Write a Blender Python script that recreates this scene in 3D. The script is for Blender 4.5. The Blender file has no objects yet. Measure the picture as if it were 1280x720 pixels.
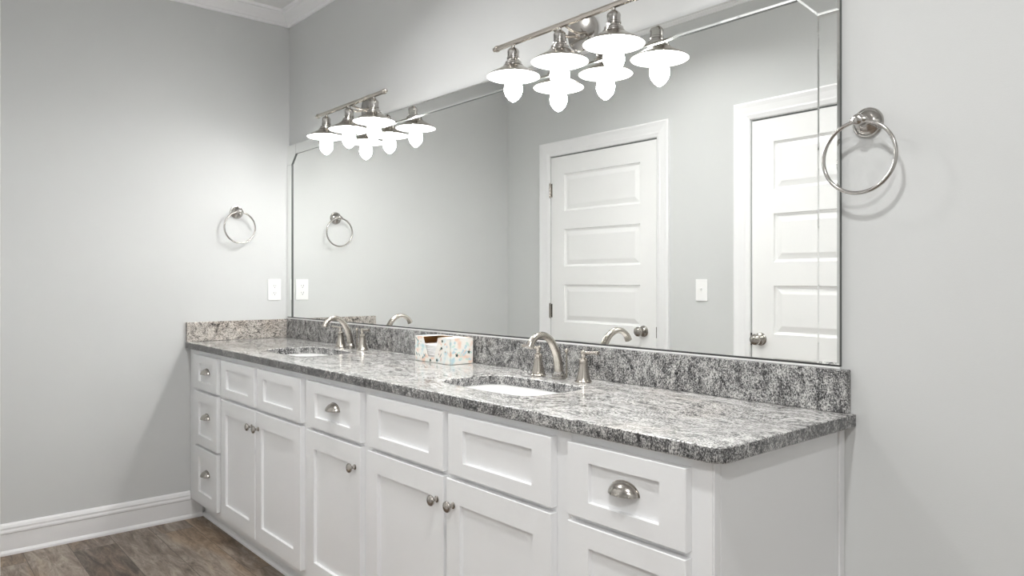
import bpy, bmesh, math, random
from mathutils import Vector, Matrix
random.seed(7)
PI = math.pi
C = bpy.context.scene.collection

# ------------------------------------------------------------------ camera
cam_d = bpy.data.cameras.new('camera'); cam = bpy.data.objects.new('camera', cam_d); C.objects.link(cam)
cam.location = (4.066, -1.8, 1.258)
cam.rotation_euler = (PI / 2, 0, math.radians(90 - 40.804))
cam_d.sensor_width = 36; cam_d.lens = 36 * 915.1 / 1280; cam_d.shift_y = -9 / 1280
cam_d.clip_start = 0.02
bpy.context.scene.camera = cam

# ------------------------------------------------------------------ light
sc = bpy.context.scene
w = bpy.data.worlds.new('world'); sc.world = w; w.use_nodes = True
w.node_tree.nodes['Background'].inputs[0].default_value = (0.9, 0.95, 1, 1)
w.node_tree.nodes['Background'].inputs[1].default_value = 0.0
sc.view_settings.view_transform = 'Standard'; sc.view_settings.look = 'None'
sc.view_settings.gamma = 1; sc.view_settings.use_curve_mapping = False
sc.view_settings.exposure = 0.30
BULB = 68.0            # radiance of a vanity bulb
DOWN = [                # ceiling downlights (last two are added fill): x, y, watts, beam angle
    (3.45, -1.30, 16.5, 172), (1.75, -0.90, 9.5, 140), (4.50, -2.50, 33.0, 172)]
sc.cycles.use_denoising = True
sc.cycles.max_bounces = 10; sc.cycles.diffuse_bounces = 6; sc.cycles.glossy_bounces = 6
sc.cycles.caustics_reflective = True; sc.cycles.blur_glossy = 0.3
sc.cycles.sample_clamp_indirect = 12

# ------------------------------------------------------------------ materials
def newmat(name):
    m = bpy.data.materials.new(name); m.use_nodes = True
    nt = m.node_tree; b = nt.nodes['Principled BSDF']
    return m, nt, b
def N(nt, typ, **kw):
    n = nt.nodes.new(typ)
    for k, v in kw.items():
        if k.startswith('i_'): n.inputs[k[2:].replace('_', ' ')].default_value = v
        else: setattr(n, k, v)
    return n
def ramp(nt, stops, interp='LINEAR'):
    r = nt.nodes.new('ShaderNodeValToRGB'); r.color_ramp.interpolation = interp
    e = r.color_ramp.elements
    while len(e) > 1: e.remove(e[-1])
    e[0].position, e[0].color = stops[0][0], (*stops[0][1], 1)
    for p, c in stops[1:]:
        x = e.new(p); x.color = (*c, 1)
    return r
def paint(name, col, rough=.5, var=.02, bump=.0006, bscale=400, spec=.5):
    m, nt, b = newmat(name); L = nt.links
    tc = N(nt, 'ShaderNodeTexCoord')
    n = N(nt, 'ShaderNodeTexNoise', i_Scale=3.0, i_Detail=3.0)
    L.new(tc.outputs['Object'], n.inputs['Vector'])
    r = ramp(nt, [(.3, tuple(c * (1 - var) for c in col)), (.7, tuple(min(1, c * (1 + var)) for c in col))])
    L.new(n.outputs[0], r.inputs[0]); L.new(r.outputs[0], b.inputs['Base Color'])
    b.inputs['Roughness'].default_value = rough; b.inputs['Specular IOR Level'].default_value = spec
    if bump:
        n2 = N(nt, 'ShaderNodeTexNoise', i_Scale=float(bscale), i_Detail=2.0)
        L.new(tc.outputs['Object'], n2.inputs['Vector'])
        bp = N(nt, 'ShaderNodeBump', i_Strength=.25, i_Distance=bump)
        L.new(n2.outputs[0], bp.inputs['Height']); L.new(bp.outputs[0], b.inputs['Normal'])
    return m
def metal(name, col, rough=.28, var=.12):
    m, nt, b = newmat(name); L = nt.links
    tc = N(nt, 'ShaderNodeTexCoord')
    n = N(nt, 'ShaderNodeTexNoise', i_Scale=60.0, i_Detail=3.0)
    L.new(tc.outputs['Object'], n.inputs['Vector'])
    mr = N(nt, 'ShaderNodeMapRange'); mr.inputs['To Min'].default_value = rough * (1 - var); mr.inputs['To Max'].default_value = rough * (1 + var)
    L.new(n.outputs[0], mr.inputs[0]); L.new(mr.outputs[0], b.inputs['Roughness'])
    b.inputs['Base Color'].default_value = (*col, 1); b.inputs['Metallic'].default_value = 1
    return m
def granite(name, veins='x'):
    m, nt, b = newmat(name); L = nt.links
    tc = N(nt, 'ShaderNodeTexCoord')
    # slow warp of the coordinates gives the swirling flow of the stone
    wn = N(nt, 'ShaderNodeTexNoise', i_Scale=2.6, i_Detail=1.5)
    L.new(tc.outputs['Object'], wn.inputs['Vector'])
    sub = N(nt, 'ShaderNodeVectorMath', operation='SUBTRACT'); sub.inputs[1].default_value = (.5, .5, .5)
    L.new(wn.outputs['Color'], sub.inputs[0])
    scl = N(nt, 'ShaderNodeVectorMath', operation='SCALE'); scl.inputs['Scale'].default_value = .4 if veins == 'x' else .16
    L.new(sub.outputs[0], scl.inputs[0])
    add = N(nt, 'ShaderNodeVectorMath', operation='ADD')
    L.new(tc.outputs['Object'], add.inputs[0]); L.new(scl.outputs[0], add.inputs[1])
    mp = N(nt, 'ShaderNodeMapping')
    mp.inputs['Scale'].default_value = {'x': (.42, 1, .9), 'z': (1, 1, .8), 'y': (1, .5, .9)}[veins]
    if veins == 'x': mp.inputs['Rotation'].default_value = (0, 0, .45)
    L.new(add.outputs[0], mp.inputs['Vector'])
    fine = N(nt, 'ShaderNodeTexNoise', i_Scale=290.0, i_Detail=3.0, i_Roughness=.75, i_Distortion=.0)
    mid = N(nt, 'ShaderNodeTexNoise', i_Scale=38.0, i_Detail=6.0, i_Roughness=.62, i_Distortion=.8)
    big = N(nt, 'ShaderNodeTexNoise', i_Scale=7.0, i_Detail=3.0, i_Distortion=1.2)
    for n in (fine, mid, big): L.new(mp.outputs[0], n.inputs['Vector'])
    def mix(a, wa, b_, wb, c, wc):
        p = N(nt, 'ShaderNodeMath', operation='MULTIPLY'); p.inputs[1].default_value = wa; L.new(a, p.inputs[0])
        q = N(nt, 'ShaderNodeMath', operation='MULTIPLY_ADD'); q.inputs[1].default_value = wb; L.new(b_, q.inputs[0]); L.new(p.outputs[0], q.inputs[2])
        r = N(nt, 'ShaderNodeMath', operation='MULTIPLY_ADD'); r.inputs[1].default_value = wc; L.new(c, r.inputs[0]); L.new(q.outputs[0], r.inputs[2])
        return r.outputs[0]
    v = mix(fine.outputs[0], .62, mid.outputs[0], .28, big.outputs[0], .10)
    stops = {'x': [(.405, (.015, .015, .017)), (.437, (.09, .088, .086)), (.465, (.27, .265, .258)), (.495, (.46, .455, .445)), (.53, (.62, .612, .60)), (.585, (.78, .772, .755))],
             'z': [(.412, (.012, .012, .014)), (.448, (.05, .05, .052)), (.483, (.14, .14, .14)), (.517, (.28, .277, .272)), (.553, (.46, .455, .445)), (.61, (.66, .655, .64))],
             'y': [(.385, (.03, .028, .027)), (.430, (.13, .12, .11)), (.475, (.30, .28, .26)), (.52, (.50, .46, .42)), (.58, (.68, .64, .60))]}[veins]
    r = ramp(nt, stops); L.new(v, r.inputs[0])
    # sparse long dark flecks following the flow
    m3 = N(nt, 'ShaderNodeMapping'); m3.inputs['Scale'].default_value = {'x': (14, 75, 75), 'z': (60, 60, 24), 'y': (30, 30, 60)}[veins]
    m3.inputs['Rotation'].default_value = (0, 0, .12 if veins == 'x' else 0)
    L.new(add.outputs[0], m3.inputs['Vector'])
    fl = N(nt, 'ShaderNodeTexNoise', i_Scale=1.0, i_Detail=3.0, i_Roughness=.6); L.new(m3.outputs[0], fl.inputs['Vector'])
    fr_ = ramp(nt, [(.56, (1, 1, 1)), (.66, (.30, .30, .31))]); L.new(fl.outputs[0], fr_.inputs[0])
    fm = N(nt, 'ShaderNodeMix', data_type='RGBA', blend_type='MULTIPLY'); fm.inputs[0].default_value = 1
    L.new(r.outputs[0], fm.inputs[6]); L.new(fr_.outputs[0], fm.inputs[7])
    # warm patches
    warm = N(nt, 'ShaderNodeTexNoise', i_Scale=3.2, i_Detail=3.0)
    L.new(add.outputs[0], warm.inputs['Vector'])
    wr = ramp(nt, [(.52, (0, 0, 0)), (.72, (1, 1, 1))]); L.new(warm.outputs[0], wr.inputs[0])
    mx = N(nt, 'ShaderNodeMix', data_type='RGBA', blend_type='MULTIPLY')
    mx.inputs[7].default_value = (1, .86, .74, 1)
    mm = N(nt, 'ShaderNodeMath', operation='MULTIPLY'); mm.inputs[1].default_value = {'y': .5, 'x': .35, 'z': .12}[veins]
    L.new(wr.outputs[0], mm.inputs[0]); L.new(mm.outputs[0], mx.inputs[0]); L.new(fm.outputs[2], mx.inputs[6])
    L.new(mx.outputs[2], b.inputs['Base Color'])
    b.inputs['Roughness'].default_value = .12
    return m

M = {}
M['wall'] = paint('wall_paint', (.627, .637, .636), .62, .01, .0008, 300, .3)
M['ceil'] = paint('ceiling_paint', (.78, .78, .78), .8, .01, .001, 200, .2)
M['trim'] = paint('trim_gloss_white', (.85, .85, .86), .3, .01, 0)
M['door'] = paint('door_white', (.87, .87, .87), .35, .01, .0003, 120)
M['cab'] = paint('cabinet_white', (.82, .825, .835), .38, .012, .0003, 150)
M['plate'] = paint('white_plastic', (.88, .88, .88), .3, .005, 0)
M['slot'] = paint('dark_slot', (.03, .03, .03), .5, .0, 0)
M['nickel'] = metal('brushed_nickel', (.50, .465, .42), .22)
M['nickel_b'] = metal('bright_nickel', (.49, .472, .45), .17)
M['pull'] = metal('satin_nickel', (.43, .405, .375), .2)
M['chrome'] = metal('polished_nickel', (.66, .655, .65), .10)
M['ceramic'] = paint('white_ceramic', (.88, .88, .88), .08, .0, 0)
M['enamel'] = paint('white_enamel', (.9, .9, .88), .4, .0, 0)
M['granite'] = granite('granite_top', 'x')
M['granite_back'] = granite('granite_splash_and_shaded_edge', 'z')
M['granite_side'] = granite('granite_side_splash', 'y')
M['tissue'] = paint('tissue_paper', (.88, .88, .88), .9, .01, .001, 600)
M['brown'] = paint('raw_cardboard', (.42, .22, .075), .85, .08, .0005, 300)
M['edge'] = paint('mirror_edge', (.10, .11, .105), .3, .0, 0)
M['caulk'] = paint('mirror_channel', (.86, .86, .85), .3, .0, 0)
def mirror_mat(name, col, rough=0.0):
    m, nt, b = newmat(name)
    b.inputs['Base Color'].default_value = (*col, 1); b.inputs['Metallic'].default_value = 1
    b.inputs['Roughness'].default_value = rough
    n = N(nt, 'ShaderNodeTexNoise', i_Scale=.7); tc = N(nt, 'ShaderNodeTexCoord')
    nt.links.new(tc.outputs['Object'], n.inputs['Vector'])
    r = ramp(nt, [(0, tuple(c * .995 for c in col)), (1, col)])
    nt.links.new(n.outputs[0], r.inputs[0]); nt.links.new(r.outputs[0], b.inputs['Base Color'])
    return m
M['mirror'] = mirror_mat('mirror_silver', (.945, .955, .94))
M['bevel'] = mirror_mat('mirror_bevel_ground', (.90, .915, .90), .03)
def emis(name, col, s):
    m, nt, b = newmat(name)
    b.inputs['Base Color'].default_value = (*col, 1)
    b.inputs['Emission Color'].default_value = (*col, 1); b.inputs['Emission Strength'].default_value = s
    return m
M['bulb'] = emis('bulb_glow', (1, .992, .975), BULB)
M['down'] = emis('downlight_lens', (1, .98, .95), 6.0)

def floor_mat():
    m, nt, b = newmat('vinyl_plank_floor'); L = nt.links
    tc = N(nt, 'ShaderNodeTexCoord')
    mp = N(nt, 'ShaderNodeMapping'); mp.inputs['Location'].default_value = (-.17, -0.124, 0)
    L.new(tc.outputs['Object'], mp.inputs['Vector'])
    def brick(c1, c2):
        br = N(nt, 'ShaderNodeTexBrick'); br.offset = .5; br.offset_frequency = 2
        for k, v in (('Scale', 1.0), ('Mortar Size', .0012), ('Mortar Smooth', .3), ('Bias', 0.0), ('Brick Width', 1.5), ('Row Height', .178)):
            br.inputs[k].default_value = v
        br.inputs['Color1'].default_value = c1; br.inputs['Color2'].default_value = c2; br.inputs['Mortar'].default_value = (.5, .5, .5, 1)
        L.new(mp.outputs[0], br.inputs['Vector']); return br
    br = brick((0, 0, 0, 1), (1, 1, 1, 1))
    # grain, shifted per plank
    sep = N(nt, 'ShaderNodeMath', operation='MULTIPLY'); sep.inputs[1].default_value = 37.0; L.new(br.outputs['Color'], sep.inputs[0])
    cmb = N(nt, 'ShaderNodeCombineXYZ'); L.new(sep.outputs[0], cmb.inputs['X']); L.new(sep.outputs[0], cmb.inputs['Z'])
    ad = N(nt, 'ShaderNodeVectorMath', operation='ADD'); L.new(tc.outputs['Object'], ad.inputs[0]); L.new(cmb.outputs[0], ad.inputs[1])
    m2 = N(nt, 'ShaderNodeMapping'); m2.inputs['Scale'].default_value = (1.0, 5.0, 1); L.new(ad.outputs[0], m2.inputs['Vector'])
    g1 = N(nt, 'ShaderNodeTexNoise', i_Scale=4.5, i_Detail=9.0, i_Roughness=.72, i_Distortion=.7)
    g2 = N(nt, 'ShaderNodeTexNoise', i_Scale=20.0, i_Detail=8.0, i_Roughness=.75, i_Distortion=1.0)
    L.new(m2.outputs[0], g1.inputs['Vector']); L.new(m2.outputs[0], g2.inputs['Vector'])
    a = N(nt, 'ShaderNodeMath', operation='MULTIPLY'); a.inputs[1].default_value = .66; L.new(g1.outputs[0], a.inputs[0])
    a2 = N(nt, 'ShaderNodeMath', operation='MULTIPLY_ADD'); a2.inputs[1].default_value = .24; L.new(g2.outputs[0], a2.inputs[0]); L.new(a.outputs[0], a2.inputs[2])
    a3 = N(nt, 'ShaderNodeMath', operation='MULTIPLY_ADD'); a3.inputs[1].default_value = .13; L.new(br.outputs['Color'], a3.inputs[0]); L.new(a2.outputs[0], a3.inputs[2])
    r = ramp(nt, [(.36, (.040, .029, .022)), (.43, (.095, .072, .055)), (.49, (.165, .130, .103)), (.55, (.235, .192, .156)), (.64, (.38, .325, .27))])
    L.new(a3.outputs[0], r.inputs[0])
    # warm brown streaks
    wn = N(nt, 'ShaderNodeTexNoise', i_Scale=1.5, i_Detail=2.0); L.new(m2.outputs[0], wn.inputs['Vector'])
    wr = ramp(nt, [(.48, (0, 0, 0)), (.62, (1, 1, 1))]); L.new(wn.outputs[0], wr.inputs[0])
    wm = N(nt, 'ShaderNodeMix', data_type='RGBA', blend_type='MULTIPLY'); wm.inputs[7].default_value = (1, .88, .74, 1)
    L.new(wr.outputs[0], wm.inputs[0]); L.new(r.outputs[0], wm.inputs[6])
    mx = N(nt, 'ShaderNodeMix', data_type='RGBA'); mx.inputs[7].default_value = (.05, .04, .032, 1)
    L.new(br.outputs['Fac'], mx.inputs[0]); L.new(wm.outputs[2], mx.inputs[6])
    L.new(mx.outputs[2], b.inputs['Base Color'])
    b.inputs['Roughness'].default_value = .5
    bp = N(nt, 'ShaderNodeBump', i_Strength=.35, i_Distance=.002); L.new(g2.outputs[0], bp.inputs['Height']); L.new(bp.outputs[0], b.inputs['Normal'])
    return m
M['floor'] = floor_mat()

# ------------------------------------------------------------------ mesh helpers
def obj(name, bm, mats, parent=None, smooth=False, loc=None, rot=None, auto=None):
    me = bpy.data.meshes.new(name)
    bmesh.ops.recalc_face_normals(bm, faces=bm.faces[:])
    if smooth:
        for f in bm.faces: f.smooth = True
        if auto:
            for e in bm.edges:
                if len(e.link_faces) == 2 and e.calc_face_angle(0) > math.radians(auto): e.smooth = False
    bm.to_mesh(me); bm.free()
    for m in (mats if isinstance(mats, (list, tuple)) else [mats]): me.materials.append(m)
    o = bpy.data.objects.new(name, me); C.objects.link(o)
    if parent: o.parent = parent
    if loc: o.location = loc
    if rot: o.rotation_euler = rot
    return o
def box(bm, x0, x1, y0, y1, z0, z1, bev=0, mi=0, seg=1):
    r = bmesh.ops.create_cube(bm, size=1)
    vs = r['verts']
    for v in vs:
        v.co = Vector(((x0 + x1) / 2 + v.co.x * (x1 - x0), (y0 + y1) / 2 + v.co.y * (y1 - y0), (z0 + z1) / 2 + v.co.z * (z1 - z0)))
    fs = list({f for v in vs for f in v.link_faces})
    for f in fs: f.material_index = mi
    if bev:
        es = list({e for v in vs for e in v.link_edges})
        rr = bmesh.ops.bevel(bm, geom=es, offset=bev, segments=seg, affect='EDGES', profile=.5)
        for f in rr['faces']: f.material_index = mi
    return fs
def lathe(bm, prof, n=32, axis='z', at=(0, 0, 0), mi=0, cap=True, mis=None):
    """prof: list of (r, h) from one end to the other"""
    at = Vector(at)
    def pt(r, h, a):
        x, y = r * math.cos(a), r * math.sin(a)
        if axis == 'z': return at + Vector((x, y, h))
        if axis == 'y': return at + Vector((x, h, y))
        return at + Vector((h, x, y))
    rings = []
    for r, h in prof:
        if r < 1e-6: rings.append([bm.verts.new(pt(0, h, 0))])
        else: rings.append([bm.verts.new(pt(r, h, 2 * PI * k / n)) for k in range(n)])
    for i in range(len(rings) - 1):
        a, b = rings[i], rings[i + 1]
        m_ = mis[i] if mis else mi
        for k in range(n):
            k2 = (k + 1) % n
            if len(a) == 1 and len(b) == 1: continue
            if len(a) == 1: f = bm.faces.new((a[0], b[k], b[k2]))
            elif len(b) == 1: f = bm.faces.new((a[k], b[0], a[k2]))
            else: f = bm.faces.new((a[k], b[k], b[k2], a[k2]))
            f.material_index = m_
    if cap:
        for r in (rings[0], rings[-1]):
            if len(r) > 2: bm.faces.new(r).material_index = mi
def tube(bm, pts, rad, n=16, mi=0, cap=True):
    pts = [Vector(p) for p in pts]
    if not isinstance(rad, (list, tuple)): rad = [rad] * len(pts)
    t0 = (pts[1] - pts[0]).normalized()
    up = Vector((1, 0, 0)) if abs(t0.x) < .8 else Vector((0, 0, 1))
    u = t0.cross(up).normalized(); rings = []
    for i, p in enumerate(pts):
        t = (pts[min(i + 1, len(pts) - 1)] - pts[max(i - 1, 0)]).normalized()
        u = (u - t * u.dot(t)).normalized(); v = t.cross(u)
        rings.append([bm.verts.new(p + (u * math.cos(2 * PI * k / n) + v * math.sin(2 * PI * k / n)) * rad[i]) for k in range(n)])
    for a, b in zip(rings, rings[1:]):
        for k in range(n): bm.faces.new((a[k], a[(k + 1) % n], b[(k + 1) % n], b[k])).material_index = mi
    if cap:
        bm.faces.new(rings[0]).material_index = mi; bm.faces.new(rings[-1]).material_index = mi
def torus(bm, c, R, r, normal='y', n=72, k=14):
    c = Vector(c); rings = []
    for i in range(n):
        a = 2 * PI * i / n; ring = []
        for j in range(k):
            b = 2 * PI * j / k; q = R + r * math.cos(b); h = r * math.sin(b)
            p = Vector((q * math.cos(a), h, q * math.sin(a))) if normal == 'y' else Vector((h, q * math.cos(a), q * math.sin(a)))
            ring.append(bm.verts.new(c + p))
        rings.append(ring)
    for i in range(n):
        for j in range(k):
            bm.faces.new((rings[i][j], rings[i][(j + 1) % k], rings[(i + 1) % n][(j + 1) % k], rings[(i + 1) % n][j]))
def smoothpath(pts, n=8):
    P_ = [Vector(p) for p in pts]; out = []
    for i in range(len(P_) - 1):
        p0, p1, p2, p3 = P_[max(i - 1, 0)], P_[i], P_[i + 1], P_[min(i + 2, len(P_) - 1)]
        for k in range(n):
            t = k / n
            out.append(.5 * ((2 * p1) + (p2 - p0) * t + (2 * p0 - 5 * p1 + 4 * p2 - p3) * t * t + (3 * p1 - p0 - 3 * p2 + p3) * t ** 3))
    out.append(P_[-1]); return out
def extrude_profile(bm, prof, a, b, fn, mi=0):
    """closed 2D profile swept from a to b; fn(p, q, s) -> Vector"""
    A = [bm.verts.new(fn(p, q, a)) for p, q in prof]; B = [bm.verts.new(fn(p, q, b)) for p, q in prof]
    n = len(prof)
    for k in range(n): bm.faces.new((A[k], A[(k + 1) % n], B[(k + 1) % n], B[k])).material_index = mi
    bm.faces.new(A).material_index = mi; bm.faces.new(B).material_index = mi
def empty(name, label, cat, loc=(0, 0, 0), group=None, rot=None):
    o = bpy.data.objects.new(name, None); C.objects.link(o); o.location = loc
    o.empty_display_size = .05
    if rot: o.rotation_euler = rot
    o['label'] = label; o['category'] = cat
    if group: o['group'] = group
    return o
def tag(o, label, cat, group=None):
    o['label'] = label; o['category'] = cat
    if group: o['group'] = group
    return o
def struct(name, bm, m, parent=None, label=None, **kw):
    o = obj(name, bm, m, parent, **kw)
    if not parent: o['kind'] = 'structure'
    if label: o['label'] = label
    return o
def dup(root, loc, label, rot=None):
    r = root.copy(); C.objects.link(r); r.location = loc; r['label'] = label
    if rot: r.rotation_euler = rot
    for ch in list(root.children):
        c = ch.copy(); C.objects.link(c); c.parent = r
        for g in ch.children:
            d = g.copy(); C.objects.link(d); d.parent = c
    return r

# ------------------------------------------------------------------ room shell
H = 2.80; XR = 5.3; YO = -1.68; XO = 2.78; YB = -4.2; T = .12
def B(x0, x1, y0, y1, z0, z1, bev=0):
    bm = bmesh.new(); box(bm, x0, x1, y0, y1, z0, z1, bev); return bm
struct('floor', B(-T, XR + T, YB - T, T, -.08, 0), M['floor'], label='brown-grey wood-look plank floor')
struct('ceiling', B(-T, XR + T, YB - T, T, H, H + .08), M['ceil'], label='smooth pale ceiling')
struct('wall_left', B(-T, 0, YO, T, 0, H), M['wall'], label='grey wall at the left end of the vanity')
struct('wall_back', B(0, XR, 0, T, 0, H), M['wall'], label='grey wall behind mirror and vanity')
struct('wall_right', B(XR, XR + T, YB, T, 0, H), M['wall'], label='grey wall to the right')
struct('wall_rear', B(XO, XR, YB - T, YB, 0, H), M['wall'], label='grey wall behind the camera')
# opposite wall with two door openings (seen in the mirror)
def xo(x): return 4.066 - (4.066 - x) * 3.48 / 3.45
D1 = (.458, 1.352); D2 = (1.978, 2.600)         # slab edges
DZ = 2.098
bm = bmesh.new()
g = .004
for x0, x1, z0, z1 in ((-T, D1[0] - g, 0, H), (D1[1] + g, D2[0] - g, 0, H), (D2[1] + g, XO, 0, H), (D1[0] - g, D1[1] + g, DZ + g, H), (D2[0] - g, D2[1] + g, DZ + g, H)):
    box(bm, x0, x1, YO - T, YO, z0, z1)
struct('wall_front', bm, M['wall'], label='grey wall with two doors, seen in the mirror')
struct('wall_hall', B(XO - T, XO, YB, YO - T, 0, H), M['wall'], label='grey side wall of the hall')

# crown moulding
crown = [(0, 0), (.012, 0), (.016, .012), (.022, .014), (.03, .024), (.046, .040), (.058, .052), (.060, .060), (.070, .062), (.074, .076), (0, .076)]
def crownp(name, a, b, fn):
    bm = bmesh.new(); extrude_profile(bm, crown, a, b, fn); struct(name, bm, M['trim'], label='white crown moulding', smooth=False)
Z0 = H - .076
crownp('trim_1', YO, 0, lambda p, q, s: Vector((p, s, Z0 + q)))
crownp('trim_2', .0, XR, lambda p, q, s: Vector((s, -p, Z0 + q)))
crownp('trim_3', 0, XO, lambda p, q, s: Vector((s, YO + p, Z0 + q)))
# baseboards
bb = [(0, 0), (.022, 0), (.021, .010), (.016, .018), (.013, .021), (.013, .096), (.017, .100), (.017, .108), (.014, .116), (.015, .124), (.010, .136), (.004, .143), (0, .143)]
bbl = [(0, 0), (.022, 0), (.021, .010), (.016, .018), (.013, .021), (.013, .098), (0, .098)]
bm = bmesh.new()
extrude_profile(bm, bb, YO, -.553, lambda p, q, s: Vector((p, s, q)))
extrude_profile(bm, bbl, -.553, -.492, lambda p, q, s: Vector((p, s, q)))
struct('baseboard_left', bm, M['trim'], label='white moulded baseboard along the left wall')
bm = bmesh.new(); extrude_profile(bm, bb, 3.27, XR, lambda p, q, s: Vector((s, -p, q)))
struct('baseboard_back', bm, M['trim'], label='white baseboard right of the vanity')
bm = bmesh.new()
CW = .095
for a, b in ((0.023, D1[0] - CW), (D1[1] + CW, D2[0] - CW)):
    extrude_profile(bm, bb, a, b, lambda p, q, s: Vector((s, YO + p, q)))
struct('baseboard_front', bm, M['trim'], label='white baseboard between the doors')

# doors on the front wall -- five horizontal moulded panels
def door_slab(bm, x0, x1, zt, y):
    """moulded slab, room face at y; thickness towards -y"""
    px0, px1 = x0 + .122, x1 - .122
    # panel rows top to bottom
    tops = [1.975, 1.604, 1.233, .862, .491]; ph = .250
    xs = [x0, px0, px1, x1]
    zs = [0.012]
    for t in reversed(tops): zs += [t - ph, t]
    zs += [zt]
    V = {}
    def v(x, yy, z):
        k = (round(x, 5), round(yy, 5), round(z, 5))
        if k not in V: V[k] = bm.verts.new((x, yy, z))
        return V[k]
    def quad(a, b, c, d): bm.faces.new((a, b, c, d))
    for i in range(3):
        for j in range(len(zs) - 1):
            pan = (i == 1 and j % 2 == 1)
            X0, X1, Z0_, Z1_ = xs[i], xs[i + 1], zs[j], zs[j + 1]
            if not pan: quad(v(X0, y, Z0_), v(X1, y, Z0_), v(X1, y, Z1_), v(X0, y, Z1_))
            else:
                levels = [(0, 0), (.004, -.009), (.014, -.0125), (.042, -.004), (.046, -.0035)]
                prev = None
                for ins, dy in levels:
                    q = [v(X0 + ins, y + dy, Z0_ + ins), v(X1 - ins, y + dy, Z0_ + ins), v(X1 - ins, y + dy, Z1_ - ins), v(X0 + ins, y + dy, Z1_ - ins)]
                    if prev:
                        for k in range(4): quad(prev[k], prev[(k + 1) % 4], q[(k + 1) % 4], q[k])
                    prev = q
                bm.faces.new(prev)
    yb = y - .035
    # rim + back
    border = [v(xx, y, zs[0]) for xx in xs] + [v(x1, y, z) for z in zs[1:]] + [v(xx, y, zt) for xx in xs[2::-1]] + [v(x0, y, z) for z in zs[-2:0:-1]]
    back = [v(p.co.x, yb, p.co.z) for p in border]
    n = len(border)
    for k in range(n): quad(border[k], border[(k + 1) % n], back[(k + 1) % n], back[k])
    bm.faces.new(back)
cas = [(0, 0), (.090, 0), (.090, .019), (.082, .021), (.070, .018), (.062, .016), (.045, .014), (.030, .012), (.022, .013), (.012, .010), (.004, .008), (0, .006)]
def casing(name, x0, x1, zt, label):
    bm = bmesh.new(); y = YO
    o_ = .008
    A, B_, Zt = x0 - o_, x1 + o_, zt + o_
    # mitred: three swept runs with sheared ends
    def run(fn):
        n = len(cas)
        P0_ = [bm.verts.new(fn(p, q, 0)) for p, q in cas]; P1_ = [bm.verts.new(fn(p, q, 1)) for p, q in cas]
        for k in range(n): bm.faces.new((P0_[k], P0_[(k + 1) % n], P1_[(k + 1) % n], P1_[k]))
        bm.faces.new(P0_); bm.faces.new(P1_)
    run(lambda p, q, s: Vector((A - p, y + q, 0 if s == 0 else Zt + p)))
    run(lambda p, q, s: Vector((B_ + p, y + q, 0 if s == 0 else Zt + p)))
    run(lambda p, q, s: Vector((A - p if s == 0 else B_ + p, y + q, Zt + p)))
    return struct(name, bm, M['trim'], label=label)
casing('trim_4', *D1, DZ, 'white casing around the left door in the mirror')
casing('trim_5', *D2, DZ, 'white casing around the right door in the mirror')
def door_knob(parent, x, z, ys):
    bm = bmesh.new()
    lathe(bm, [(0, 0), (.034, 0), (.034, .004), (.030, .009), (.016, .013), (.012, .016), (.0115, .030), (.016, .034), (.026, .042), (.0295, .052), (.027, .062), (.016, .069), (0, .071)], 32, 'y', (x, ys, z))
    return obj('door_knob', bm, M['pull'], parent, True, auto=35)
for nm, Dx, kx, hinge_x, lab in (('door_1', D1, xo(1.281), D1[0] - .005, 'white five-panel door with knob at its right, in the mirror'),
                                 ('door_2', D2, xo(2.045), None, 'white five-panel door with knob at its left, in the mirror')):
    ys = YO - .002
    bm = bmesh.new(); door_slab(bm, Dx[0], Dx[1], DZ - .004, ys)
    d = struct(nm, bm, M['door'], label=lab)
    door_knob(d, kx, .955, ys)
    if hinge_x:
        for hz in (1.873, 1.055, .28):
            bm = bmesh.new()
            lathe(bm, [(0, -.052), (.004, -.051), (.0075, -.047), (.0075, .047), (.004, .051), (0, .052)], 16, 'z', (hinge_x, ys + .007, hz))
            box(bm, hinge_x - .004, hinge_x + .016, ys - .0005, ys + .002, hz - .046, hz + .046)
            obj('hinge', bm, M['pull'], d, False)
    ex = Dx[1] if hinge_x else Dx[0]
    bm = bmesh.new(); sx = 1 if hinge_x else -1
    box(bm, min(ex, ex + sx * .006), max(ex, ex + sx * .006), ys - .004, ys + .004, .920, .985)
    obj('strike_plate', bm, M['pull'] if hinge_x else M['slot'], d)
# small black gap behind the doors' edges
# ------------------------------------------------------------------ mirror
YM = -.006
mx0, mx1 = 0.002, 3.229; mz0, mz1 = 1.046, 2.037
SW = .056
mir = empty('wall_mirror', 'huge wall mirror with a border of narrow mirror strips above the vanity', 'mirror', (0, 0, mz0))
def rel(v): return Vector((v[0], v[1], v[2] - mz0))
bm = bmesh.new()
ol = [(mx0 + SW - .003, 0), (mx1 - SW + .003, 0), (mx1 - SW + .003, mz1 - mz0 - 2 * SW), (mx1 - 2 * SW, mz1 - mz0 - SW + .003), (mx0 + 2 * SW, mz1 - mz0 - SW + .003), (mx0 + SW - .003, mz1 - mz0 - 2 * SW)]
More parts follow.
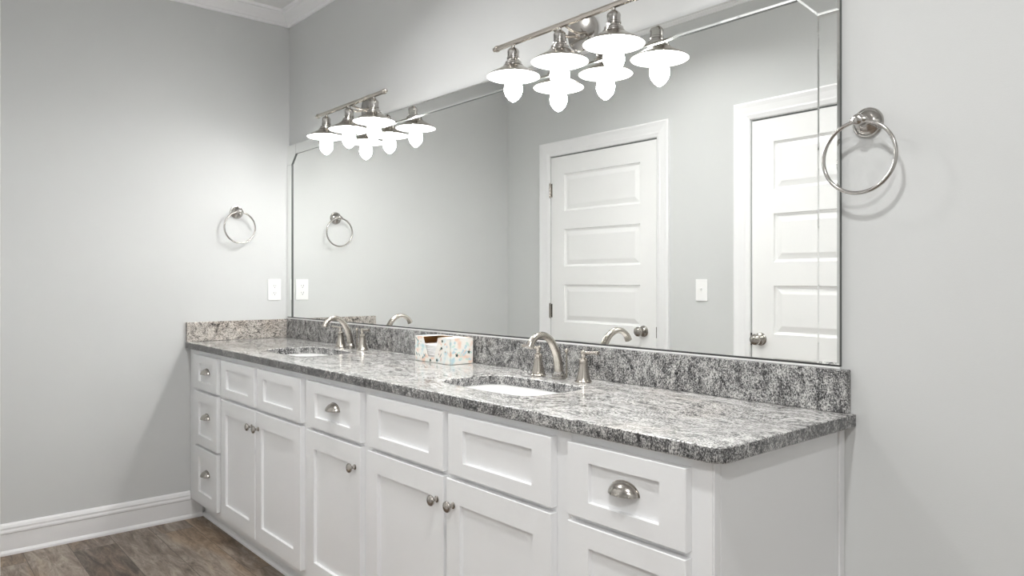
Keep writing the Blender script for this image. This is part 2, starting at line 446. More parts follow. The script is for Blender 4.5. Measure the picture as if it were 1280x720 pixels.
# full slab with bevelled edge
ol = [(mx0, 0), (mx1, 0), (mx1, mz1 - mz0), (mx0, mz1 - mz0)]
fr = [bm.verts.new((x, YM, z)) for x, z in ol]; bk = [bm.verts.new((x, -.0005, z)) for x, z in ol]
bm.faces.new(fr).material_index = 0
for k in range(4): bm.faces.new((fr[k], fr[(k + 1) % 4], bk[(k + 1) % 4], bk[k])).material_index = 1
bm.faces.new(bk).material_index = 1
obj('mirror_panel', bm, [M['mirror'], M['edge']], mir)
def strip(name, poly, bev=.0055, th=.0075):
    """bevelled mirror strip: polygon in (x, z) laid on the panel"""
    bm = bmesh.new()
    n = len(poly)
    area = sum(poly[k][0] * poly[(k + 1) % n][1] - poly[(k + 1) % n][0] * poly[k][1] for k in range(n))
    if area < 0: poly = poly[::-1]
    P_ = [Vector((x, z)) for x, z in poly]
    def inset(d):
        out = []
        for k in range(n):
            a, b, c = P_[k - 1], P_[k], P_[(k + 1) % n]
            e1 = (b - a).normalized(); e2 = (c - b).normalized()
            n1 = Vector((-e1.y, e1.x)); n2 = Vector((-e2.y, e2.x))
            m_ = (n1 + n2); m_ = m_ / max(m_.dot(n1), .2)
            out.append(b + m_ * d)
        return out
    y0 = YM - .0002
    L0 = [bm.verts.new((p.x, y0, p.y - mz0)) for p in P_]
    L1 = [bm.verts.new((p.x, y0 - th * .8, p.y - mz0)) for p in P_]
    L2 = [bm.verts.new((p.x, y0 - th, p.y - mz0)) for p in inset(bev)]
    for a, b, mi in ((L0, L1, 2), (L1, L2, 1)):
        for k in range(n): bm.faces.new((a[k], a[(k + 1) % n], b[(k + 1) % n], b[k])).material_index = mi
    bm.faces.new(L2).material_index = 0; bm.faces.new(L0).material_index = 2
    return obj(name, bm, [M['mirror'], M['bevel'], M['edge']], mir)
e = .0012; zt = mz1; S2 = 2 * SW
strip('mirror_strip', [(mx0, mz0 + .0045), (mx0 + SW, mz0 + .0045), (mx0 + SW, zt - S2 - e), (mx0, zt - S2 - e)])
strip('mirror_strip', [(mx1 - SW, mz0 + .0045), (mx1, mz0 + .0045), (mx1, zt - S2 - e), (mx1 - SW, zt - S2 - e)])
strip('mirror_strip', [(mx0 + S2 + e, zt - SW), (mx1 - S2 - e, zt - SW), (mx1 - S2 - e, zt), (mx0 + S2 + e, zt)])
strip('mirror_corner_block', [(mx0, zt - S2), (mx0 + SW, zt - S2), (mx0 + S2, zt - SW), (mx0 + S2, zt), (mx0, zt)])
strip('mirror_corner_block', [(mx1, zt - S2), (mx1 - SW, zt - S2), (mx1 - S2, zt - SW), (mx1 - S2, zt), (mx1, zt)])
bm = bmesh.new(); box(bm, mx0, mx1, -.011, -.0005, -.0050, -.0002)
obj('bottom_channel', bm, M['caulk'], mir)
bm = bmesh.new(); box(bm, mx0 + .001, mx1 - .001, -.0105, -.0062, -.0001, .0042); obj('bottom_shadow_gap', bm, M['slot'], mir)  # dark strip painting in the shaded gap between channel and glass

# ------------------------------------------------------------------ vanity
FY = -.55; DY = -.5715; CB = .105; CT = .901
def shaker(x0, x1, z0, z1, sx, sz, dep=.0105):
    bm = bmesh.new(); y0, y1 = DY, FY - .0006
    def R(ix, iz, y): return [bm.verts.new(p) for p in ((x0 + ix, y, z0 + iz), (x1 - ix, y, z0 + iz), (x1 - ix, y, z1 - iz), (x0 + ix, y, z1 - iz))]
    b_ = .0016
    L_ = [R(0, 0, y1), R(0, 0, y0 + b_), R(b_, b_, y0), R(sx, sz, y0), R(sx + .0012, sz + .0012, y0 + dep)]
    for a, b in zip(L_, L_[1:]):
        for k in range(4): bm.faces.new((a[k], a[(k + 1) % 4], b[(k + 1) % 4], b[k]))
    bm.faces.new(L_[0]); bm.faces.new(L_[-1]); return bm
def cup_pull(parent, x, z):
    """half-dome bin pull: open underneath, with a thin backing lip"""
    bm = bmesh.new(); y0 = DY + .0105 - .0004
    a_, b_, c_ = .041, .027, .031          # half width, height, projection
    nu, nv = 28, 10
    # quarter ellipsoid: keep the upper half only
    def quarter(off):
        G = []
        for i in range(nu + 1):
            th = PI * i / nu
            row = []
            for j in range(nv + 1):
                ph = (PI / 2) * j / nv           # 0 = wall rim, 90 deg = front tip
                rx = math.cos(ph); ry = math.sin(ph)
                # rim sweeps over the top, tip ends at the lower front lip
                row.append(bm.verts.new((x - (a_ - off) * math.cos(th), y0 - (c_ - off) * math.sin(th) * ry, z - .010 + (b_ - off) * math.sin(th) * rx)))
            G.append(row)
        for i in range(nu):
            for j in range(nv):
                bm.faces.new((G[i][j], G[i + 1][j], G[i + 1][j + 1], G[i][j + 1]))
        return G
    A = quarter(0); Bq = quarter(.0016)
    for G1, G2 in ((A, Bq),):
        for i in range(nu):
            bm.faces.new((G1[i][nv], G1[i + 1][nv], G2[i + 1][nv], G2[i][nv]))
            bm.faces.new((G1[i][0], G1[i + 1][0], G2[i + 1][0], G2[i][0]))
    bmesh.ops.remove_doubles(bm, verts=bm.verts[:], dist=1e-6)
    # flat backing flange behind the dome
    n = 28; ring = []
    for i in range(n + 1):
        th = PI * i / n; ring.append((x - (a_ + .002) * math.cos(th), z - .010 + (b_ + .0025) * math.sin(th)))
    F0 = [bm.verts.new((p, y0 - .0014, q)) for p, q in ring]; F1 = [bm.verts.new((p, y0 + .0002, q)) for p, q in ring]
    bm.faces.new(F0); bm.faces.new(F1)
    for i in range(n + 1): bm.faces.new((F0[i], F0[(i + 1) % (n + 1)], F1[(i + 1) % (n + 1)], F1[i]))
    return obj('cup_pull', bm, M['pull'], parent, True, auto=40)
def knob(parent, x, z):
    bm = bmesh.new(); y0 = DY
    lathe(bm, [(0, 0), (.0095, 0), (.0095, -.002), (.006, -.004), (.0052, -.009), (.0055, -.013), (.009, -.0165), (.0145, -.019), (.0165, -.0225), (.0155, -.026), (.011, -.029), (.005, -.0305), (0, -.0308)], 32, 'y', (x, y0, z))
    return obj('door_knob', bm, M['pull'], parent, True, auto=50)
def unit(x0, x1, label, ends=(False, False)):
    # every unit's empty stands at the origin of its own base on the floor line
    u = empty('vanity_cabinet', label, 'cabinet', (x0, 0, CB), 'cabinet units of the double vanity')
    off = Matrix.Translation((-x0, 0, -CB))
    bm = bmesh.new(); t = .018; s = .0004
    box(bm, x0 + s, x1 - s, FY, FY + .02, CB, CT, .0006)                        # face frame
    box(bm, x0 + s, x0 + t, FY + .0205, -.006, CB, CT)
    box(bm, x1 - t, x1 - s, FY + .0205, -.006, CB, CT)
    box(bm, x0 + t, x1 - t, FY + .0205, -.006, CB, CB + t)
    box(bm, x0 + t, x1 - t, -.016, -.006, CB + t, CT)
    bm.transform(off)
    obj('cabinet_body', bm, M['cab'], u); return u, off
def front(u, off, name, x0, x1, z0, z1, sx, sz, pull=None):
    bm = shaker(x0, x1, z0, z1, sx, sz); bm.transform(off)
    f = obj(name, bm, M['cab'], u)
    if pull:
        k = (cup_pull if pull[0] == 'cup' else knob)(f, pull[1], pull[2])
        k.data.transform(off)
    return f
ZT1, ZT0 = .879, .708; ZD1, ZD0 = .694, .137
ZK = .622
U = [(0.004, .490), (.490, 1.418), (1.418, 1.883), (1.883, 2.837), (2.837, 3.227)]
u, off = unit(*U[0], 'narrow white three-drawer cabinet against the left wall')
front(u, off, 'drawer', .128, .461, ZT0, ZT1, .068, .040, ('cup', .295, .800))
front(u, off, 'drawer', .128, .461, .425, ZD1, .068, .050, ('cup', .295, .575))
front(u, off, 'drawer', .128, .461, ZD0, .412, .068, .050, ('cup', .295, .290))
u, off = unit(*U[1], 'white sink cabinet with two doors under the far left faucet')
front(u, off, 'drawer_front', .520, .930, ZT0, ZT1, .070, .040)
front(u, off, 'drawer_front', .960, 1.392, ZT0, ZT1, .070, .040)
front(u, off, 'door', .520, .937, ZD0, ZD1, .064, .066, ('knob', .905, ZK))
front(u, off, 'door', .946, 1.392, ZD0, ZD1, .064, .066, ('knob', .978, ZK))
u, off = unit(*U[2], 'white cabinet with one cup-pull drawer over one door, between the sinks')
front(u, off, 'drawer', 1.444, 1.857, ZT0, ZT1, .070, .040, ('cup', 1.652, .800))
front(u, off, 'door', 1.444, 1.857, ZD0, ZD1, .064, .066, ('knob', 1.822, ZK))
u, off = unit(*U[3], 'white sink cabinet with two doors under the near faucet')
front(u, off, 'drawer_front', 1.906, 2.336, ZT0, ZT1, .070, .040)
front(u, off, 'drawer_front', 2.362, 2.787, ZT0, ZT1, .070, .040)
front(u, off, 'door', 1.906, 2.340, ZD0, ZD1, .064, .066, ('knob', 2.308, ZK))
front(u, off, 'door', 2.354, 2.787, ZD0, ZD1, .064, .066, ('knob', 2.388, ZK))
u, off = unit(*U[4], 'white drawer cabinet at the near right end of the vanity')
front(u, off, 'drawer', 2.843, 3.178, ZT0, ZT1, .067, .040, ('cup', 3.010, .800))
front(u, off, 'drawer', 2.843, 3.178, .425, ZD1, .067, .050, ('cup', 3.010, .575))
front(u, off, 'drawer', 2.843, 3.178, ZD0, .412, .067, .050, ('cup', 3.010, .290))
bm = bmesh.new(); box(bm, 3.2275, 3.2315, -.528, -.028, CB, CT, .0005); box(bm, 3.2275, 3.2315, -.55, -.529, CB, CT, .0005)
bm.transform(off); obj('end_panel', bm, M['cab'], u)
bm = bmesh.new(); box(bm, 3.2275, 3.2365, -.026, -.001, CB, CT, .001)
bm.transform(off); obj('scribe_strip', bm, M['cab'], u)
# toe kick
bm = bmesh.new(); box(bm, .002, 3.215, -.475, -.455, 0, CB - .0005)
sh = [(0, 0), (-.017, 0), (-.017, .006), (-.014, .012), (-.008, .017), (0, .019)]
tk = tag(obj('toe_kick', bm, M['cab']), 'recessed white toe kick board along the foot of the vanity', 'toe kick')
bm = bmesh.new(); extrude_profile(bm, sh, .002, 3.215, lambda p, q, s: Vector((s, -.475 + p, q)))
obj('shoe_moulding', bm, M['cab'], tk)

# countertop with two cut-outs (bezier-free poly splines, eased edge)
GZ0, GZ1 = .9015, .9345
cu = bpy.data.curves.new('countertop', 'CURVE'); cu.dimensions = '2D'; cu.fill_mode = 'BOTH'
def poly(pts):
    s = cu.splines.new('POLY'); s.points.add(len(pts) - 1); s.use_cyclic_u = True
    for p, q in zip(s.points, pts): p.co = (q[0], q[1], 0, 1)
ev = .004
x1, y1 = 3.264, -.576
rc = .034
outer = [(0.0015, -.0015), (0.0015, y1)] + [(x1 - rc + rc * math.sin(a), y1 + rc - rc * math.cos(a)) for a in [k * PI / 2 / 10 for k in range(11)]] + [(x1, -.0015)]
poly(outer)
def sink_outline(cx, cy, hx, hy, grow=0.0, n=12):
    """rectangle with bowed sides and rounded corners"""
    hx += grow; hy += grow; r = .045 + grow; bow = .016
    pts = []
    cor = [(1, 1), (-1, 1), (-1, -1), (1, -1)]
    for q, (sx, sy) in enumerate(cor):
        a0 = q * PI / 2
        for k in range(n + 1):
            a = a0 + k * PI / 2 / n
            pts.append([sx * (hx - r) + r * math.cos(a), sy * (hy - r) + r * math.sin(a)])
    # densify straight runs and bow them
    out = []
    m = len(pts)
    for i in range(m):
        a, b = pts[i], pts[(i + 1) % m]
        d = math.hypot(b[0] - a[0], b[1] - a[1]); k = max(1, int(d / .02))
        for j in range(k): out.append([a[0] + (b[0] - a[0]) * j / k, a[1] + (b[1] - a[1]) * j / k])
    res = []
    for x, y in out:
        fx = 1 - (y / hy) ** 2; fy = 1 - (x / hx) ** 2
        res.append((cx + x * (1 + bow / hx * max(fx, 0)) , cy + y * (1 + bow / hy * max(fy, 0))))
    return res
SINKS = [(.905, -.312), (2.330, -.310)]
for sx_, sy_ in SINKS: poly(sink_outline(sx_, sy_, .212, .124)[::-1])
cu.extrude = (GZ1 - GZ0) / 2 - ev; cu.bevel_depth = ev; cu.bevel_resolution = 3; cu.offset = -ev
tmp = bpy.data.objects.new('tmp', cu); C.objects.link(tmp)
dg = bpy.context.evaluated_depsgraph_get()
me = bpy.data.meshes.new_from_object(tmp.evaluated_get(dg)); bpy.data.objects.remove(tmp)
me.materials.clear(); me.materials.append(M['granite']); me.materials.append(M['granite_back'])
for p_ in me.polygons: p_.material_index = 1 if abs(p_.normal.z) < .55 else 0  # darker granite on the edges paints in shade against the glossy top
me.transform(Matrix.Translation((0, 0, (GZ0 + GZ1) / 2)))
ct = bpy.data.objects.new('countertop', me); C.objects.link(ct)
tag(ct, 'long grey speckled granite countertop with two sink cut-outs', 'countertop')
# backsplashes
bm = bmesh.new(); box(bm, .0225, 3.252, -.026, -.0008, GZ1 + .0003, 1.0405, .0025, seg=2)
tag(obj('backsplash', bm, M['granite_back']), 'long grey granite backsplash under the mirror', 'backsplash')
bm = bmesh.new(); box(bm, .0008, .022, -.574, -.0015, GZ1 + .0003, 1.0385, .0022, seg=2)
tag(obj('side_splash', bm, M['granite_side']), 'short beige and grey granite splash on the left wall', 'backsplash')

# sink bowls
def bowl(cx, cy, label):
    bm = bmesh.new()
    zt_ = GZ0 - .0008
    lev = [(.004, zt_), (.004, zt_ - .004), (.000, zt_ - .030), (-.008, zt_ - .075), (-.030, zt_ - .115), (-.06, zt_ - .128), (-.10, zt_ - .134)]
    prev = None; rings = []
    base = sink_outline(0, 0, .212, .124)
    for gr, z in lev:
        k = (.212 + gr) / .212; k2 = (.124 + gr) / .124
        rings.append([bm.verts.new((cx + x * k, cy + y * k2, z)) for x, y in base])
    outer_ = [[bm.verts.new((cx + x * (.212 + g_) / .212, cy + y * (.124 + g_) / .124, z)) for x, y in base] for g_, z in ((.020, zt_), (.020, zt_ - .010), (.010, zt_ - .040), (.0, zt_ - .10), (-.03, zt_ - .135), (-.10, zt_ - .146))]
    n = len(base)
    for L_ in (rings, outer_):
        for a, b in zip(L_, L_[1:]):
            for k in range(n): bm.faces.new((a[k], a[(k + 1) % n], b[(k + 1) % n], b[k]))
        bm.faces.new(L_[-1])
    for k in range(n): bm.faces.new((rings[0][k], rings[0][(k + 1) % n], outer_[0][(k + 1) % n], outer_[0][k]))
    s = tag(obj('sink_basin', bm, M['ceramic'], None, True, auto=60), label, 'sink', 'undermount sinks in the vanity')
    bm = bmesh.new()
    lathe(bm, [(0, .001), (.012, .0015), (.014, -.001), (.020, -.001), (.023, .002), (.024, 0), (.024, -.002)], 28, 'z', (cx, cy + .02, zt_ - .1335))
    obj('drain', bm, M['chrome'], s, True, auto=40)
    return s
bowl(*SINKS[0], 'white undermount sink basin at the far left end of the countertop')
bowl(*SINKS[1], 'white undermount sink basin nearer the right end of the countertop')

# faucets
def faucet(loc, label):
    f = empty('faucet', label, 'faucet', loc, 'widespread faucets at the sinks')
    bm = bmesh.new()
    lathe(bm, [(0, 0), (.0245, 0), (.0245, .004), (.0215, .0055), (.0215, .0095), (.0235, .011), (.0235, .0145), (.0195, .017), (.0175, .022), (.0158, .026), (0, .026)], 32)
    obj('spout_base', bm, M['nickel_b'], f, True, auto=35)
    bm = bmesh.new()
    pth = smoothpath([(0, 0, .018), (0, -.002, .040), (0, -.008, .071), (0, -.022, .103), (0, -.044, .131), (0, -.074, .147), (0, -.104, .1455), (0, -.128, .131), (0, -.140, .111)], 8)
    n = len(pth); rad = []
    for i in range(n):
        t = i / (n - 1); rad.append(.0162 - .0052 * min(t / .7, 1) ** 1.1 + (.0024 * ((t - .86) / .14) if t > .86 else 0))
    tube(bm, pth, rad, 22); obj('spout', bm, M['nickel'], f, True, auto=50, rot=(0, 0, math.radians(4)))
    bm = bmesh.new(); lathe(bm, [(0, 0), (.0035, 0), (.003, .078), (.0032, .082), (.0062, .086), (.0068, .091), (.0045, .097), (0, .099)], 18, 'z', (0, .036, .0))
    obj('lift_rod', bm, M['nickel'], f, True, auto=40)
    for s in (-1, 1):
        bm = bmesh.new()
        lathe(bm, [(0, 0), (.0270, 0), (.0270, .004), (.0235, .007), (.0215, .014), (.0170, .034), (.0142, .054), (.0130, .068), (.0142, .0705), (.0130, .0735), (.0072, .077), (.0062, .082), (.0085, .087), (.0100, .093), (.0085, .099), (.004, .102), (0, .1025)], 30, 'z')
        h = obj('handle', bm, M['nickel'], f, True, loc=(s * .106, .006, 0), auto=35)
        bm = bmesh.new()
        tube(bm, smoothpath([(0, 0, .0925), (s * .018, -.002, .0945), (s * .045, -.005, .0975), (s * .066, -.007, .0985), (s * .070, -.0072, .0985)], 5),
             [.0078] * 3 + [.0066] * 5 + [.0062] * 5 + [.0072] * 5 + [.0076, .0068, .004], 14)
        bmesh.ops.scale(bm, vec=(1, 1, .8), verts=bm.verts[:], space=Matrix.Translation((0, 0, -.095)))
        obj('lever', bm, M['nickel'], h, True)
    return f
f1 = faucet((2.340, -.106, GZ1 + .0003), 'brushed nickel arched faucet with two levers at the nearer right sink')
dup(f1, (.918, -.102, GZ1 + .0003), 'brushed nickel arched faucet with two levers at the far left sink')

# tissue box
def tissue_box():
    W_, D_, Hh = .244, .110, .100
    t = empty('tissue_box', 'open floral printed tissue box on the counter between the faucets', 'tissue box', (1.545, -.146, GZ1 + .0004))
    wb, nt, b = newmat('white_printed_card'); b.inputs['Roughness'].default_value = .55
    nz = N(nt, 'ShaderNodeTexNoise', i_Scale=26.0, i_Detail=1.0); tcx = N(nt, 'ShaderNodeTexCoord'); nt.links.new(tcx.outputs['Object'], nz.inputs['Vector'])
    rr = ramp(nt, [(.30, (.52, .70, .74)), (.40, (.80, .84, .82)), (.47, (.87, .85, .80)), (.56, (.87, .84, .79)), (.68, (.86, .64, .52))])
    nt.links.new(nz.outputs[0], rr.inputs[0]); nt.links.new(rr.outputs[0], b.inputs['Base Color'])
    cols = [(.035, .075, .060), (.10, .22, .24), (.78, .50, .38), (.52, .68, .74), (.84, .64, .55), (.22, .34, .32), (.62, .78, .72)]
    mats = [wb] + [paint('print_%d' % i, c, .55, .05, 0) for i, c in enumerate(cols)] + [M['brown']]
    bm = bmesh.new(); th = .0012
    def slab(pts2, fn, n_out, mi=0, mi_in=len(mats) - 1):
        """flat polygon sheet with thickness; fn maps (p,q) to outside point; n_out outward unit vector"""
        A = [bm.verts.new(fn(p, q)) for p, q in pts2]; Bv = [bm.verts.new(fn(p, q) - n_out * th) for p, q in pts2]
        bm.faces.new(A).material_index = mi; bm.faces.new(Bv).material_index = mi_in
        n = len(A)
        for k in range(n): bm.faces.new((A[k], A[(k + 1) % n], Bv[(k + 1) % n], Bv[k])).material_index = mi
    X, Y, Zv = Vector((1, 0, 0)), Vector((0, 1, 0)), Vector((0, 0, 1))
    no0, no1, nb0, nb1, nz_ = .058, .160, .092, .138, .020      # notch: top x-range, bottom x-range, bottom z
    notch = [(nb1, nz_ + .004), (nb1 - .006, nz_), (nb0 + .006, nz_), (nb0, nz_ + .004)]
    frontp = [(0, 0), (W_, 0), (W_, Hh), (no1, Hh)] + notch + [(no0, Hh), (0, Hh)]
    slab(frontp, lambda p, q: Vector((p, 0, q)), -Y)
    slab([(0, 0), (W_, 0), (W_, Hh), (0, Hh)], lambda p, q: Vector((p, D_, q)), Y)
    slab([(0, 0), (D_, 0), (D_, Hh), (0, Hh)], lambda p, q: Vector((0, p, q)), -X)
    slab([(0, 0), (D_, 0), (D_, Hh), (0, Hh)], lambda p, q: Vector((W_, p, q)), X)
    slab([(0, 0), (W_, 0), (W_, D_), (0, D_)], lambda p, q: Vector((p, q, 0)), -Zv)
    arc = [(no0 + (no1 - no0) * k / 12, D_ * .72 - 0 + .018 * math.sin(PI * k / 12)) for k in range(13)]
    topp = [(0, 0), (no0, 0)] + arc + [(no1, 0), (W_, 0), (W_, D_), (0, D_)]
    slab(topp, lambda p, q: Vector((p, q, Hh)), Zv)
    # printed leaves and blossoms
    rnd = random.Random(3)
    def leaf(fn, cx, cz, L_, wd, a, mi, kind):
        n = 8; pts = []
        if kind == 'leaf':
            for k in range(n + 1):
                s = k / n; pts.append((s * L_ - L_ / 2, wd * math.sin(PI * s)))
            for k in range(n - 1, 0, -1):
                s = k / n; pts.append((s * L_ - L_ / 2, -wd * math.sin(PI * s)))
        else:
            for k in range(20):
                an = 2 * PI * k / 20; rr_ = wd * (1.1 + .35 * math.cos(5 * an)); pts.append((rr_ * math.cos(an), rr_ * math.sin(an)))
        ca, sa = math.cos(a), math.sin(a)
        vs = [bm.verts.new(fn(cx + x * ca - y * sa, cz + x * sa + y * ca)) for x, y in pts]
        f = bm.faces.new(vs); f.material_index = mi; return f
    def infront(x, z, m_=.006):
        if not (m_ < x < W_ - m_ and m_ < z < Hh - m_): return False
        s = (z - nz_) / (Hh - nz_)
        if s < -.06: return True
        return x < nb0 + (no0 - nb0) * s - m_ or x > nb1 + (no1 - nb1) * s + m_
    lay = 0
    for k in range(70):
        x, z = rnd.uniform(0, W_), rnd.uniform(0, Hh)
        if not infront(x, z, .009): continue
        kind = 'leaf' if rnd.random() < .7 else 'bl'
        lay += 1; yy = -.0002 - lay * 4e-6
        if x < nb0 and rnd.random() < .6: kind = 'leaf'
        leaf(lambda p, q: Vector((p, yy, q)), x, z, rnd.uniform(.014, .028), rnd.uniform(.002, .004), rnd.uniform(.6, 2.6), rnd.choice([2, 3, 4, 4, 5, 5, 6, 7, 7]), kind)
    for k in range(26):
        y, z = rnd.uniform(.012, D_ - .012), rnd.uniform(.012, Hh - .012)
        lay += 1; xx = W_ + .0002 + lay * 4e-6
        leaf(lambda p, q: Vector((xx, p, q)), y, z, rnd.uniform(.014, .026), rnd.uniform(.003, .0055), rnd.uniform(0, PI), rnd.choice([3, 4, 4, 5, 5, 7, 7]), rnd.choice(['leaf', 'leaf', 'bl']))
    for i_, (y, z) in enumerate(((.03, .035), (.088, .045))):
        xx = W_ + .0008
        leaf(lambda p, q: Vector((xx, p, q)), y, z, .014, .0055, 1.4, 1, 'bl')
    for x, z in ((.192, .088), (.187, .060), (.155, .012), (.110, .008)):
        leaf(lambda p, q: Vector((p, -.0011, q)), x, z, .014, .0050, 1.2, 1, 'bl')
    obj('carton', bm, mats, t)
    # tissues: soft stack
    bm = bmesh.new()
    rs = random.Random(5)
    for k in range(9):
        z0 = .002 + k * .0075
        box(bm, .004 + rs.uniform(0, .002), W_ - .004, .004 + rs.uniform(0, .003), D_ - .004, z0, z0 + .0068, .0022, seg=2)
    obj('tissues', bm, M['tissue'], t, True)
tissue_box()

# ------------------------------------------------------------------ vanity lights
LZ = 1.975      # rim height
def light_fixture(x, label):
    """origin on the wall at the canopy centre"""
    zc = 2.093
    t = empty('vanity_light', label, 'light fixture', (x, 0, zc), 'three-lamp vanity lights')
    bm = bmesh.new()
    lathe(bm, [(0, -.0005), (.064, -.0005), (.064, -.013), (.0625, -.017), (.058, -.0195), (.012, -.021), (.010, -.026), (0, -.027)], 48, 'y')
    obj('canopy', bm, M['nickel_b'], t, True, auto=35)
    yb = -.117
    bm = bmesh.new(); s45 = .0078
    tube(bm, [(-.318, yb, 0), (.318, yb, 0)], s45 * 1.25, 8)
    for s in (-1, 1):
        lathe(bm, [(.0105, 0), (.0118, s * .004), (.0118, s * .010), (.006, s * .013), (.005, s * .016), (.0078, s * .019), (.0078, s * .024), (.004, s * .028), (0, s * .029)], 20, 'x', (s * .314, yb, 0))
    obj('cross_bar', bm, M['nickel'], t, True, auto=30)
    for s in (-1, 1):
        bm = bmesh.new()
        tube(bm, smoothpath([(s * .022, -.016, -.006), (s * .024, -.050, -.016), (s * .026, -.085, -.016), (s * .027, yb + .002, -.008)], 5), .0052, 12)
        obj('support_arm', bm, M['nickel'], t, True, auto=50)
    for k in (-1, 0, 1):
        cx = k * .2325; z0 = LZ - zc
        bm = bmesh.new()
        # stem + stepped socket cup
        lathe(bm, [(0, 0), (.006, 0), (.006, -.016), (.014, -.020), (.0195, -.026), (.0215, -.032), (.0205, -.036), (.0205, -.050), (.0228, -.052), (.0228, -.057), (.0205, -.059), (.0215, -.064), (.0290, -.068), (.0305, -.076), (.0345, -.079), (.0345, -.084), (0, -.084)], 36, 'z', (cx, yb, 0))
        so = obj('socket', bm, M['nickel_b'], t, True, auto=30)
        bm = bmesh.new()
        pr = [(.026, z0 + .0395), (.034, z0 + .0375), (.043, z0 + .0305), (.058, z0 + .0215), (.078, z0 + .0105), (.0920, z0 + .0020), (.0938, z0 - .0010), (.0925, z0 - .0018), (.078, z0 + .0075), (.058, z0 + .0185), (.043, z0 + .0275), (.033, z0 + .0325), (.024, z0 + .034)]
        mis = [0] * 6 + [1] * 6
        lathe(bm, pr, 64, 'z', (cx, yb, 0), cap=False, mis=mis)
        obj('lamp_shade', bm, [M['nickel'], M['enamel']], t, True, auto=50)
        bm = bmesh.new()
        zt_ = z0 - .089
        bp = [(0, 0), (.006, .001), (.016, .009), (.026, .021), (.0315, .036), (.0320, .048), (.0290, .064), (.0255, .080), (.0215, .096), (.0165, .108), (.0150, .116), (0, .116)]
        lathe(bm, [(r, zt_ + h) for r, h in bp], 32, 'z', (cx, yb, 0))
        obj('bulb', bm, M['bulb'], t, True)
    return t
lf = light_fixture(2.356, 'brushed nickel three-lamp bar light over the nearer right part of the mirror')
dup(lf, (.934, 0, 2.093), 'brushed nickel three-lamp bar light over the far left part of the mirror')

# ------------------------------------------------------------------ towel rings
def towel_ring(loc, rz, label):
    """local: wall plane is y = 0, room towards -y"""
    t = empty('towel_ring', label, 'towel ring', loc, 'round towel rings on the walls', (0, 0, rz))
    bm = bmesh.new()
    lathe(bm, [(0, -.0005), (.0365, -.0005), (.0365, -.004), (.0345, -.007), (.0315, -.0075), (.0300, -.0095), (.0265, -.013), (.020, -.016), (.0125, -.020), (.0090, -.026), (.0085, -.040), (.0100, -.043), (.0130, -.047), (.0140, -.054), (.0125, -.061), (.0070, -.065), (0, -.066)], 40, 'y')
    obj('wall_mount', bm, M['nickel_b'], t, True, auto=32)
    bm = bmesh.new(); lathe(bm, [(0, -.019), (.0065, -.018), (.0085, -.012), (.0085, .012), (.0065, .018), (0, .019)], 20, 'x', (0, -.053, -.001))
    obj('ring_holder', bm, M['nickel_b'], t, True, auto=40)
    bm = bmesh.new(); torus(bm, (0, -.053, -.088), .0845, .0046)
    obj('ring', bm, M['nickel_b'], t, True)
    return t
tr = towel_ring((3.293, 0, 1.638), 0, 'large nickel towel ring on the grey wall right of the mirror')
dup(tr, (0, -.306, 1.638), 'small-looking nickel towel ring on the left wall above the outlet', rot=(0, 0, PI / 2))

# ------------------------------------------------------------------ outlet and switch
def plate_mesh(w_, h_):
    bm = bmesh.new(); box(bm, -w_ / 2, w_ / 2, -.006, -.0006, -h_ / 2, h_ / 2, .0022, seg=2); return bm
o = empty('wall_outlet', 'white duplex outlet on the left wall beside the mirror', 'outlet', (0, -.090, 1.207), rot=(0, 0, PI / 2))
obj('cover_plate', plate_mesh(.077, .122), M['plate'], o)
for s in (-1, 1):
    bm = bmesh.new()
    n = 32; pts = []
    for k in range(n):
        a = 2 * PI * k / n; x, z = .0175 * math.cos(a), .0175 * math.sin(a); z = max(-.0135, min(.0135, z)); pts.append((x, z))
    A = [bm.verts.new((x, -.0085, z + s * .0205)) for x, z in pts]; Bv = [bm.verts.new((x, -.0058, z + s * .0205)) for x, z in pts]
    bm.faces.new(A); bm.faces.new(Bv)
    for k in range(n): bm.faces.new((A[k], A[(k + 1) % n], Bv[(k + 1) % n], Bv[k]))
    zc = s * .0205
    for a, b, c, d in ((-.0075, -.0055, zc - .002, zc + .007), (.0055, .0075, zc - .001, zc + .006), (-.002, .002, zc - .010, zc - .0055)):
        box(bm, a, b, -.0089, -.0084, c, d, mi=1)
    obj('receptacle', bm, [M['plate'], M['slot']], o)
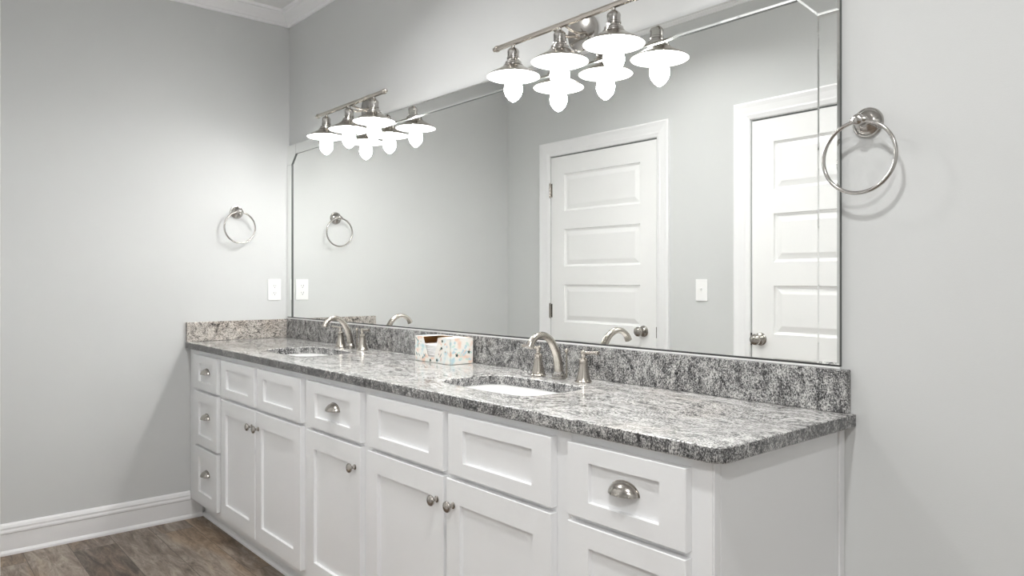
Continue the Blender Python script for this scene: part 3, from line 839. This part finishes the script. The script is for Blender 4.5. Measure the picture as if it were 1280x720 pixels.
bm = bmesh.new(); lathe(bm, [(0, -.0072), (.0025, -.0070), (.003, -.0058)], 12, 'y'); obj('screw', bm, M['plate'], o)
so = empty('light_switch', 'white toggle light switch between the two doors in the mirror', 'light switch', (xo(1.690), YO, 1.206), rot=(0, 0, PI))
obj('cover_plate', plate_mesh(.076, .122), M['plate'], so)
bm = bmesh.new(); box(bm, -.0055, .0055, -.0075, -.0058, -.0125, .0125, .0005)
obj('toggle_surround', bm, M['plate'], so)
bm = bmesh.new(); A = [(-.0045, -.0074, -.004), (.0045, -.0074, -.004), (.0045, -.0074, .010), (-.0045, -.0074, .010), (-.0035, -.019, .006), (.0035, -.019, .006), (.0035, -.0185, .0105), (-.0035, -.0185, .0105)]
vs = [bm.verts.new(p) for p in A]
for q in ((0, 1, 2, 3), (4, 5, 6, 7), (0, 1, 5, 4), (1, 2, 6, 5), (2, 3, 7, 6), (3, 0, 4, 7)): bm.faces.new([vs[i] for i in q])
obj('toggle', bm, M['plate'], so)

# ------------------------------------------------------------------ ceiling downlights (out of view; all but the first added as fill)
for i, (x, y, W_, spr) in enumerate(DOWN):
    lab = ['round recessed downlight in the ceiling near the right end of the vanity', 'round downlight added as unseen fill above the left half of the room', 'round downlight added as unseen fill in the hall ceiling'][i]
    t = empty('ceiling_light', lab, 'ceiling light', (x, y, H), 'recessed downlights')
    bm = bmesh.new(); lathe(bm, [(.095, -.0005), (.095, -.004), (.088, -.007), (.074, -.004), (.074, -.0005)], 48, 'z', cap=False)
    obj('trim_ring', bm, M['enamel'], t, True, auto=40)
    bm = bmesh.new(); lathe(bm, [(0, -.0022), (.0735, -.0022), (.0735, -.0008), (0, -.0008)], 48, 'z')
    obj('lens', bm, M['down'], t)
    ld = bpy.data.lights.new('downlight', 'AREA'); ld.shape = 'DISK'; ld.size = .14; ld.energy = W_; ld.color = (1, .997, .985); ld.spread = math.radians(spr)
    lo = bpy.data.objects.new('downlight_lamp', ld); C.objects.link(lo); lo.parent = t; lo.location = (0, 0, -.009)
